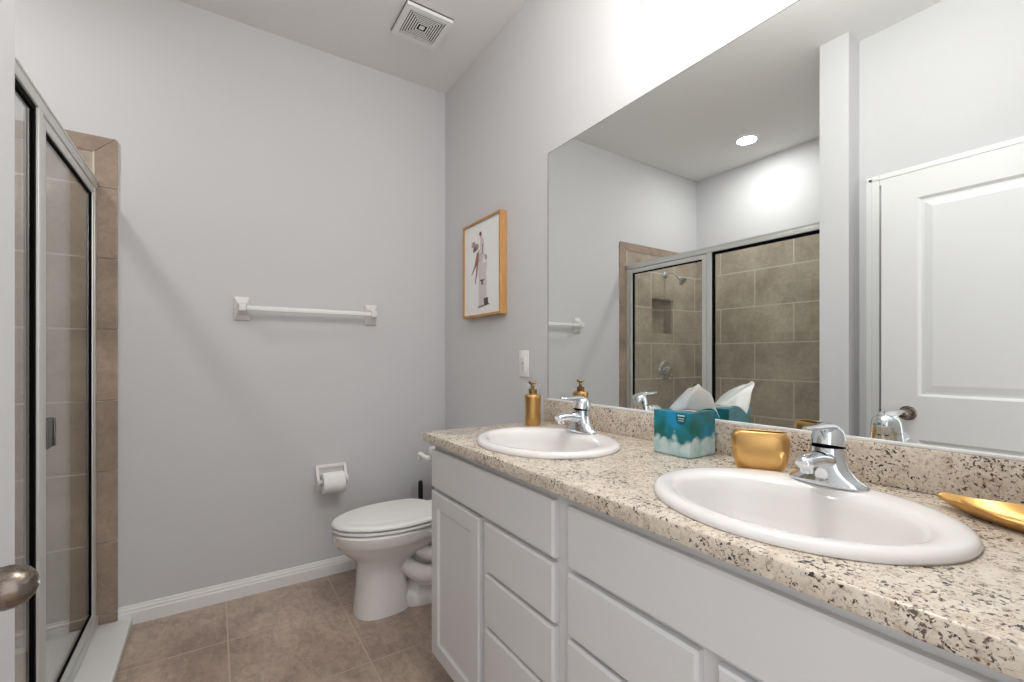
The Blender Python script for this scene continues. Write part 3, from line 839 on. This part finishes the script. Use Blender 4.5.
# the tissue: a folded crumpled sheet fanning out of the slot
tz = ZC + bh + 0.0025
lo_edge = smooth_path([(1.086, 0.834, tz), (1.092, 0.815, tz), (1.104, 0.795, tz), (1.115, 0.778, tz), (1.122, 0.764, tz)], 10)
hi_edge = smooth_path([(1.066, 0.757, tz + 0.060), (1.064, 0.738, tz + 0.071), (1.066, 0.720, tz + 0.073), (1.094, 0.708, tz + 0.052), (1.130, 0.704, tz - 0.013)], 10)
mb = MB(); rows = []
for j in range(17):
    t = j / 16; row = []
    for i in range(len(lo_edge)):
        q = i / (len(lo_edge) - 1)
        p = lo_edge[i].lerp(hi_edge[i], t)
        bul = math.sin(PI * t)
        p += Vector((0.010 * bul * math.sin(7 * q + 0.6) + 0.003 * t * math.sin(19 * q), 0.006 * bul * math.sin(11 * q), 0.014 * bul * (0.35 + 0.65 * q) + 0.003 * t * math.sin(15 * q + 1)))
        row.append(p)
    rows.append(row)
mb.loft(rows, False, False, closed=False)
ti = mb.build('tissue', M['paper'], loc=(hx, hy, tz), angle=180)
sol = ti.modifiers.new('thick', 'SOLIDIFY'); sol.thickness = 0.0008
tag(ti, 'white crumpled tissue pulled up from the teal box', 'tissue')

# gold tumbler: a flat pillow-shaped vessel turned to face the doorway
gx, gy = 1.062, 0.561
ga = math.atan2(0.885, -0.466)
mb = MB(); R = []
prof = [(0.036, 0.010, 0.0005), (0.043, 0.0145, 0.003), (0.0495, 0.0175, 0.014), (0.0560, 0.0215, 0.036), (0.0595, 0.0245, 0.060), (0.0605, 0.0245, 0.078), (0.0590, 0.0225, 0.090), (0.0555, 0.0195, 0.0975), (0.0530, 0.0175, 0.0995),
        (0.0510, 0.0155, 0.0985), (0.0535, 0.0180, 0.090), (0.0560, 0.0205, 0.070), (0.050, 0.0155, 0.020), (0.040, 0.008, 0.006)]
for rw, rt, h in prof:
    R.append([(gx + u * math.cos(ga) - v * math.sin(ga), gy + u * math.sin(ga) + v * math.cos(ga), zz) for u, v, zz in ring(0, 0, ZC + h, rw, rt, 72, 3.2)])
mb.loft(R)
gt = mb.build('tumbler', M['gold'], loc=(gx, gy, ZC), angle=60)
tag(gt, 'pillow-shaped brushed gold tumbler between tissue box and near faucet', 'tumbler')

# gold leaf dish
px_, py_ = 1.069, 0.150
DA = Vector((0.30, 0.954, 0)); DB = Vector((0.954, -0.30, 0))   # along the leaf, across it
mb = MB(); R = []
def leaf(scale, h, lift):
    out = []; n = 72
    for i in range(n):
        a = 2 * PI * i / n
        u = math.cos(a); v = math.sin(a)
        along = 0.118 * scale * u
        across = 0.044 * scale * math.copysign(abs(v) ** 1.25, v) + 0.006 * math.sin(2.6 * u) * scale
        zz = ZC + h + lift * (0.0025 * math.sin(5 * a + 0.5) + 0.003 * max(0, v))
        p = Vector((px_, py_, zz)) + DA * along + DB * across
        out.append(tuple(p))
    return out
for sc, h, li in ((0.50, 0.0005, 0), (0.66, 0.003, 0), (0.86, 0.011, 0.4), (1.0, 0.0205, 1.0), (0.985, 0.022, 1.0), (0.955, 0.0205, 1.0), (0.82, 0.0125, 0.4), (0.60, 0.0065, 0), (0.40, 0.005, 0), (0.1, 0.0045, 0)):
    R.append(leaf(sc, h, li))
mb.loft(R)
dsh = thing('gold_dish', (px_, py_, ZC), 'shallow gold leaf-shaped dish lying on the counter right of the near sink', 'dish')
mb.build('bowl', M['golddish'], dsh, angle=60)
mb = MB()
rib = [Vector((px_, py_, ZC)) + DA * q + DB * (-0.006 + 0.3 * q * q / 0.1) + Vector((0, 0, hz)) for q, hz in ((-0.10, 0.0185), (-0.065, 0.0115), (-0.02, 0.0085), (0.03, 0.0085), (0.07, 0.0115), (0.10, 0.0185))]
mb.tube(smooth_path(rib, 5), smooth_vals([0.001, 0.0045, 0.006, 0.006, 0.0045, 0.001], 5), 14, 0.8)
mb.build('centre_rib', M['golddish'], dsh)

# ================================================================== RIGHT WALL
# framed print
fy0, fy1, fz0, fz1, fd = 1.872, 2.270, 1.390, 1.900, 0.040
pf = thing('picture_frame', (XR, (fy0 + fy1) / 2, fz0), 'oak framed fashion print hanging beside the mirror', 'picture')
mb = MB(); w = 0.012; x0 = XR - fd; x1 = XR - 0.001
mb.box(x0, x1, fy0, fy0 + w, fz0, fz1, 0.001); mb.box(x0, x1, fy1 - w, fy1, fz0, fz1, 0.001)
mb.box(x0, x1, fy0 + w, fy1 - w, fz0, fz0 + w, 0.001); mb.box(x0, x1, fy0 + w, fy1 - w, fz1 - w, fz1, 0.001)
mb.build('frame', M['oak'], pf, smooth=False)
xp = XR - fd + 0.008
mb = MB(); mb.box(xp, xp + 0.004, fy0 + w, fy1 - w, fz0 + w, fz1 - w)
art = mb.build('artwork', M['paper'], pf, smooth=False)
tag(art, 'white sheet printed with two slender figures in pale robes')
AW, AH = fy1 - fy0 - 2 * w, fz1 - fz0 - 2 * w
def fa(u, v, d): return (xp - d, fy1 - w - u * AW, fz1 - w - v * AH)
def poly_art(name, mat, polys, d):
    for pl in polys:
        mb = MB(); mb.prism(pl, 0.0, d, fa)
        mb.build(name, mat, art, smooth=False)
def blob(cu, cv, ru, rv, n=16, wob=0.12, ph=0.0):
    return [(cu + ru * math.cos(2 * PI * i / n) * (1 + wob * math.sin(3 * 2 * PI * i / n + ph)), cv + rv * math.sin(2 * PI * i / n) * (1 + wob * math.cos(2 * 2 * PI * i / n + ph))) for i in range(n)]
poly_art('print_robe', M['ink_pale'], [[(0.46, 0.34), (0.62, 0.36), (0.66, 0.46), (0.63, 0.56), (0.66, 0.90), (0.42, 0.92), (0.43, 0.62), (0.40, 0.50)],
                                       [(0.47, 0.16), (0.56, 0.18), (0.60, 0.34), (0.47, 0.36)]], 0.0004)
poly_art('print_cloth', M['ink_white'], [blob(0.55, 0.30, 0.06, 0.05), blob(0.60, 0.42, 0.07, 0.04, ph=1), [(0.44, 0.10), (0.52, 0.09), (0.54, 0.18), (0.47, 0.19)]], 0.0007)
poly_art('print_flowers', M['ink_mauve'], [blob(0.27, 0.215, 0.055, 0.035, ph=.4), blob(0.36, 0.255, 0.06, 0.04, ph=1.4), blob(0.30, 0.275, 0.05, 0.03, ph=2), blob(0.63, 0.40, 0.03, 0.03), [(0.52, 0.24), (0.56, 0.25), (0.55, 0.36), (0.51, 0.34)]], 0.0009)
poly_art('print_skin', M['ink_skin'], [blob(0.49, 0.155, 0.03, 0.03), [(0.40, 0.30), (0.45, 0.29), (0.46, 0.42), (0.41, 0.44)]], 0.0009)
poly_art('print_ribbon', M['ink_red'], [[(0.37, 0.32), (0.43, 0.32), (0.42, 0.42), (0.30, 0.50), (0.22, 0.555), (0.21, 0.545), (0.30, 0.46)],
                                        [(0.38, 0.42), (0.42, 0.42), (0.37, 0.58), (0.33, 0.66), (0.315, 0.655), (0.34, 0.55)]], 0.0011)
poly_art('print_dark_marks', M['ink_dark'], [blob(0.475, 0.125, 0.032, 0.022), [(0.47, 0.625), (0.58, 0.63), (0.58, 0.64), (0.54, 0.645), (0.545, 0.67), (0.57, 0.68), (0.48, 0.68), (0.51, 0.665), (0.505, 0.645), (0.47, 0.64)],
                                       [(0.57, 0.835), (0.68, 0.83), (0.69, 0.90), (0.64, 0.915), (0.58, 0.90)], [(0.40, 0.915), (0.72, 0.895), (0.72, 0.905), (0.40, 0.925)]], 0.0013)  # hair, logo, box and a drawn shadow line at the base

# outlet
oc = thing('outlet', (XR, 1.721, 1.146), 'white wall outlet plate beside the mirror', 'outlet')
mb = MB(); mb.box(XR - 0.006, XR - 0.0003, 1.721 - 0.038, 1.721 + 0.038, 1.146 - 0.061, 1.146 + 0.061, 0.0025, 2)
mb.build('cover_plate', M['plastic'], oc)
mb = MB(); mb.box(XR - 0.0095, XR - 0.0055, 1.721 - 0.017, 1.721 + 0.017, 1.146 - 0.034, 1.146 + 0.034, 0.001)
rc = mb.build('receptacle', M['plastic'], oc)
mb = MB()
for dz in (-0.021, 0.021):
    for dy in (-0.006, 0.006): mb.box(XR - 0.0099, XR - 0.0094, 1.721 + dy - 0.0011, 1.721 + dy + 0.0011, 1.146 + dz - 0.004, 1.146 + dz + 0.005)
    mb.box(XR - 0.0099, XR - 0.0094, 1.721 - 0.002, 1.721 + 0.002, 1.146 + dz - 0.011, 1.146 + dz - 0.007)
mb.box(XR - 0.0105, XR - 0.0094, 1.721 - 0.007, 1.721 + 0.007, 1.146 + 0.001, 1.146 + 0.006)
mb.box(XR - 0.0105, XR - 0.0094, 1.721 - 0.007, 1.721 + 0.007, 1.146 - 0.006, 1.146 - 0.001)
mb.build('slot', M['kick'], rc, smooth=False)

# vanity light bar above the mirror
vl = thing('vanity_light', (XR, 0.70, 2.44), 'brushed metal vanity light bar with three frosted glass shades above the mirror', 'wall light')
mb = MB(); mb.box(XR - 0.022, XR - 0.001, 0.42, 0.98, 2.42, 2.53, 0.006)
mb.build('back_plate', M['nickel'], vl)
for yy in (0.48, 0.70, 0.92):
    mb = MB(); mb.tube([(XR - 0.02, yy, 2.475), (XR - 0.07, yy, 2.485), (XR - 0.11, yy, 2.475), (XR - 0.12, yy, 2.45)], 0.008, 12)
    mb.build('arm', M['nickel'], vl)
    mb = MB(); mb.lathe([(0.02, 2.462), (0.03, 2.455), (0.045, 2.42), (0.056, 2.35), (0.053, 2.35), (0.042, 2.42), (0.028, 2.45), (0.002, 2.455)], (XR - 0.12, yy, 0), 'z', 28)
    mb.build('glass_shade', M['shade'], vl)
    ld = bpy.data.lights.new('vanity_bulb', 'POINT'); ld.energy = VANITY_W; ld.shadow_soft_size = 0.045; ld.color = (1, 0.985, 0.96)
    lo = bpy.data.objects.new('vanity_bulb', ld); COL.objects.link(lo); lo.parent = vl; lo.location = (-0.12, yy - 0.70, 2.335 - 2.44)

# ================================================================== BACK WALL FITTINGS
twl = thing('towel_bar', (0.42, YB, 1.41), 'white ceramic towel bar on the back wall', 'towel bar')
for xx in (0.110, 0.738):
    mb = MB(); zc = 1.414; R = []
    for d, h, v in ((0.0005, 0.034, 0.058), (0.008, 0.034, 0.058), (0.012, 0.031, 0.054), (0.030, 0.021, 0.032), (0.050, 0.017, 0.021), (0.070, 0.0165, 0.019), (0.080, 0.013, 0.015)):
        R.append([(xx + sx * h, YB - d, zc + sz * v) for sx, sz in ((-1, -1), (1, -1), (1, 1), (-1, 1))])
    mb.loft(R)
    es = [e for e in mb.bm.edges]
    bmesh.ops.bevel(mb.bm, geom=es, offset=0.0018, segments=1, affect='EDGES')
    mb.build('bracket', M['porcelain'], twl, smooth=False)
mb = MB(); mb.box(0.127, 0.722, YB - 0.071, YB - 0.050, 1.403, 1.425, 0.003, 2)
mb.build('rail', M['plastic'], twl)

# toilet paper holder
hx0, hz0 = 0.523, 0.522
th = thing('toilet_paper_holder', (hx0, YB, hz0), 'white ceramic toilet paper holder on the back wall', 'toilet paper holder')
mb = MB()
mb.box(hx0 - 0.078, hx0 + 0.078, YB - 0.010, YB - 0.0005, hz0 - 0.062, hz0 + 0.075, 0.004)
mb.box(hx0 - 0.078, hx0 + 0.078, YB - 0.022, YB - 0.009, hz0 + 0.058, hz0 + 0.078, 0.005)
mb.build('back_plate', M['porcelain'], th)
for s in (-1, 1):
    mb = MB(); fx_ = lambda u, v, d: (hx0 + s * d, YB - u, hz0 + v)
    mb.prism([(0.006, 0.072), (0.020, 0.072), (0.040, 0.030), (0.074, 0.012), (0.080, -0.004), (0.074, -0.016), (0.058, -0.016), (0.030, -0.004), (0.006, -0.030)], 0.064, 0.078, fx_)
    bmesh.ops.bevel(mb.bm, geom=list(mb.bm.edges), offset=0.002, segments=1, affect='EDGES')
    mb.build('arm', M['porcelain'], th, smooth=False)
mb = MB(); mb.lathe([(0.009, hx0 - 0.0638), (0.009, hx0 + 0.0638)], (0, YB - 0.064, hz0), 'x', 16)
mb.build('spindle', M['plastic'], th)
mb = MB(); zr = hz0 - 0.010
pr = [(0.020, hx0 - 0.054), (0.053, hx0 - 0.054), (0.0545, hx0 - 0.0525), (0.0545, hx0 + 0.0525), (0.053, hx0 + 0.054), (0.020, hx0 + 0.054), (0.020, hx0 - 0.054)]
mb.lathe(pr, (0, YB - 0.067, zr), 'x', 40, cap0=False, cap1=False)
bmesh.ops.remove_doubles(mb.bm, verts=mb.bm.verts, dist=1e-6)
# loose tail of paper
mb.box(hx0 - 0.052, hx0 + 0.052, YB - 0.0135, YB - 0.0125, zr - 0.052, zr)
tp = mb.build('toilet_paper_roll', M['paper'], loc=(hx0, YB - 0.067, zr))
tag(tp, 'white toilet paper roll on the wall holder', 'toilet paper')

# ================================================================== TOILET
ty = 2.120
tl = thing('toilet', (0.80, ty, 0), 'white two-piece toilet with closed lid between vanity and back wall', 'toilet')
mb = MB(); R = []
def tr(z, xf, xb, hw, p=2.2, n=56): return ring((xf + xb) / 2, ty, z, (xb - xf) / 2, hw, n, p)
for z, xf, xb, hw, p in ((0.0, 0.530, 0.785, 0.106, 2.6), (0.012, 0.530, 0.785, 0.106, 2.6), (0.05, 0.535, 0.78, 0.101, 2.5), (0.12, 0.542, 0.775, 0.095, 2.4), (0.19, 0.544, 0.785, 0.092, 2.3), (0.235, 0.542, 0.82, 0.094, 2.2),
                         (0.256, 0.525, 0.87, 0.112, 2.1), (0.285, 0.490, 0.925, 0.142, 2.1), (0.315, 0.462, 0.945, 0.166, 2.1), (0.336, 0.450, 0.955, 0.177, 2.1), (0.345, 0.440, 0.96, 0.184, 2.1), (0.385, 0.438, 0.96, 0.186, 2.1), (0.390, 0.446, 0.955, 0.180, 2.1)):
    R.append(tr(z, xf, xb, hw, p))
mb.loft(R)
# rear foot
mb.loft([tr(z, xf, xb, hw, 3.2) for z, xf, xb, hw in ((0, 0.74, 1.10, 0.108), (0.045, 0.74, 1.10, 0.108), (0.058, 0.75, 1.09, 0.100), (0.10, 0.78, 1.08, 0.07), (0.30, 0.80, 1.10, 0.07), (0.34, 0.82, 1.12, 0.09))])
# deck below the tank
mb.loft([tr(z, xf, xb, hw, 4) for z, xf, xb, hw in ((0.29, 0.90, 1.12, 0.09), (0.33, 0.88, 1.16, 0.15), (0.345, 0.88, 1.185, 0.175), (0.388, 0.88, 1.185, 0.178))])
# trapway bulges on both flanks
for s in (-1, 1):
    mb.tube(smooth_path([(0.74, ty + s * 0.060, 0.21), (0.82, ty + s * 0.085, 0.145), (0.89, ty + s * 0.088, 0.135), (0.96, ty + s * 0.085, 0.18), (1.00, ty + s * 0.080, 0.25), (1.02, ty + s * 0.07, 0.31)], 5), smooth_vals([0.034, 0.046, 0.050, 0.050, 0.048, 0.044], 5), 18)
    mb.tube(smooth_path([(0.79, ty + s * 0.075, 0.285), (0.85, ty + s * 0.095, 0.24), (0.91, ty + s * 0.09, 0.235), (0.97, ty + s * 0.07, 0.29)], 5), smooth_vals([0.026, 0.034, 0.036, 0.03], 5), 16)
mb.build('bowl', M['porcelain'], tl, angle=50)
def egg(z, g, rear=0.0):
    out = []; n = 64
    for i in range(n):
        a = 2 * PI * i / n; c, s = math.cos(a), math.sin(a)
        p = 2.0 if c < 0 else 2.7
        u = math.copysign(abs(c) ** (2 / p), c); v = math.copysign(abs(s) ** (2 / p), s)
        L = 0.298 if c < 0 else 0.205
        out.append((0.732 + (L - g) * u + rear, ty + (0.185 - g) * v, z))
    return out
mb = MB(); mb.loft([egg(0.3895, 0.035), egg(0.3980, 0.035), egg(0.3980, 0.003), egg(0.3995, 0.001), egg(0.4070, 0.001), egg(0.4088, 0.004), egg(0.4092, 0.016)])
mb.build('seat', M['plastic'], tl, angle=40)
mb = MB(); mb.loft([egg(0.4096, 0.035), egg(0.4172, 0.035), egg(0.4172, 0.003), egg(0.4186, 0.001), egg(0.424, 0.001), egg(0.431, 0.006), egg(0.4345, 0.016), egg(0.436, 0.035), egg(0.434, 0.041), egg(0.436, 0.050), egg(0.4385, 0.10), egg(0.439, 0.15)])
mb.build('lid', M['plastic'], tl, angle=40)
for s in (-1, 1):
    mb = MB(); mb.box(0.925, 0.965, ty + s * 0.078 - 0.02, ty + s * 0.078 + 0.02, 0.389, 0.428, 0.006, 3)
    mb.build('lid_hinge', M['plastic'], tl)
# tank
mb = MB()
def tk(z, x0, x1, h, r=5.0): return ring((x0 + x1) / 2, ty, z, (x1 - x0) / 2, h, 64, r)
mb.loft([tk(0.3895, 1.02, 1.17, 0.205), tk(0.40, 1.005, 1.182, 0.218), tk(0.46, 0.995, 1.186, 0.226), tk(0.645, 0.982, 1.188, 0.238)])
mb.build('tank', M['porcelain'], tl, angle=50)
mb = MB(); mb.loft([tk(0.6455, 0.978, 1.190, 0.242), tk(0.650, 0.972, 1.192, 0.247), tk(0.672, 0.972, 1.192, 0.247), tk(0.680, 0.980, 1.188, 0.240), tk(0.682, 0.995, 1.18, 0.225)])
mb.build('tank_lid', M['porcelain'], tl, angle=50)
mb = MB(); mb.lathe([(0.014, 0.986), (0.014, 0.972), (0.010, 0.966)], (0, ty + 0.205, 0.622), 'x', 20)
mb.tube(smooth_path([(0.968, ty + 0.190, 0.625), (0.952, ty + 0.205, 0.634), (0.946, ty + 0.225, 0.641), (0.946, ty + 0.240, 0.640), (0.948, ty + 0.250, 0.630), (0.950, ty + 0.252, 0.612), (0.951, ty + 0.252, 0.600)], 4), smooth_vals([0.009, 0.011, 0.0135, 0.0145, 0.0145, 0.013, 0.009], 4), 14)
mb.build('flush_lever', M['plastic'], tl)

# toilet brush in the corner behind the bowl
bxx, byy = 0.990, 2.462
tbr = thing('toilet_brush', (bxx, byy, 0), 'black-handled toilet brush standing in its holder behind the toilet', 'toilet brush')
mb = MB(); mb.lathe([(0.046, 0.0005), (0.048, 0.004), (0.045, 0.10), (0.043, 0.145), (0.039, 0.145), (0.041, 0.10), (0.042, 0.008), (0.001, 0.008)], (bxx, byy, 0), 'z', 32)
mb.build('holder', M['black'], tbr)
mb = MB(); mb.lathe([(0.006, 0.06), (0.006, 0.20), (0.0125, 0.22), (0.0135, 0.25), (0.0135, 0.445), (0.0115, 0.46), (0.005, 0.465), (0.001, 0.466)], (bxx, byy, 0), 'z', 20)
mb.build('handle', M['black'], tbr)
mb = MB(); mb.lathe([(0.010, 0.02), (0.032, 0.03), (0.033, 0.09), (0.010, 0.11)], (bxx, byy, 0), 'z', 24)
mb.build('brush_head', M['plastic'], tbr)
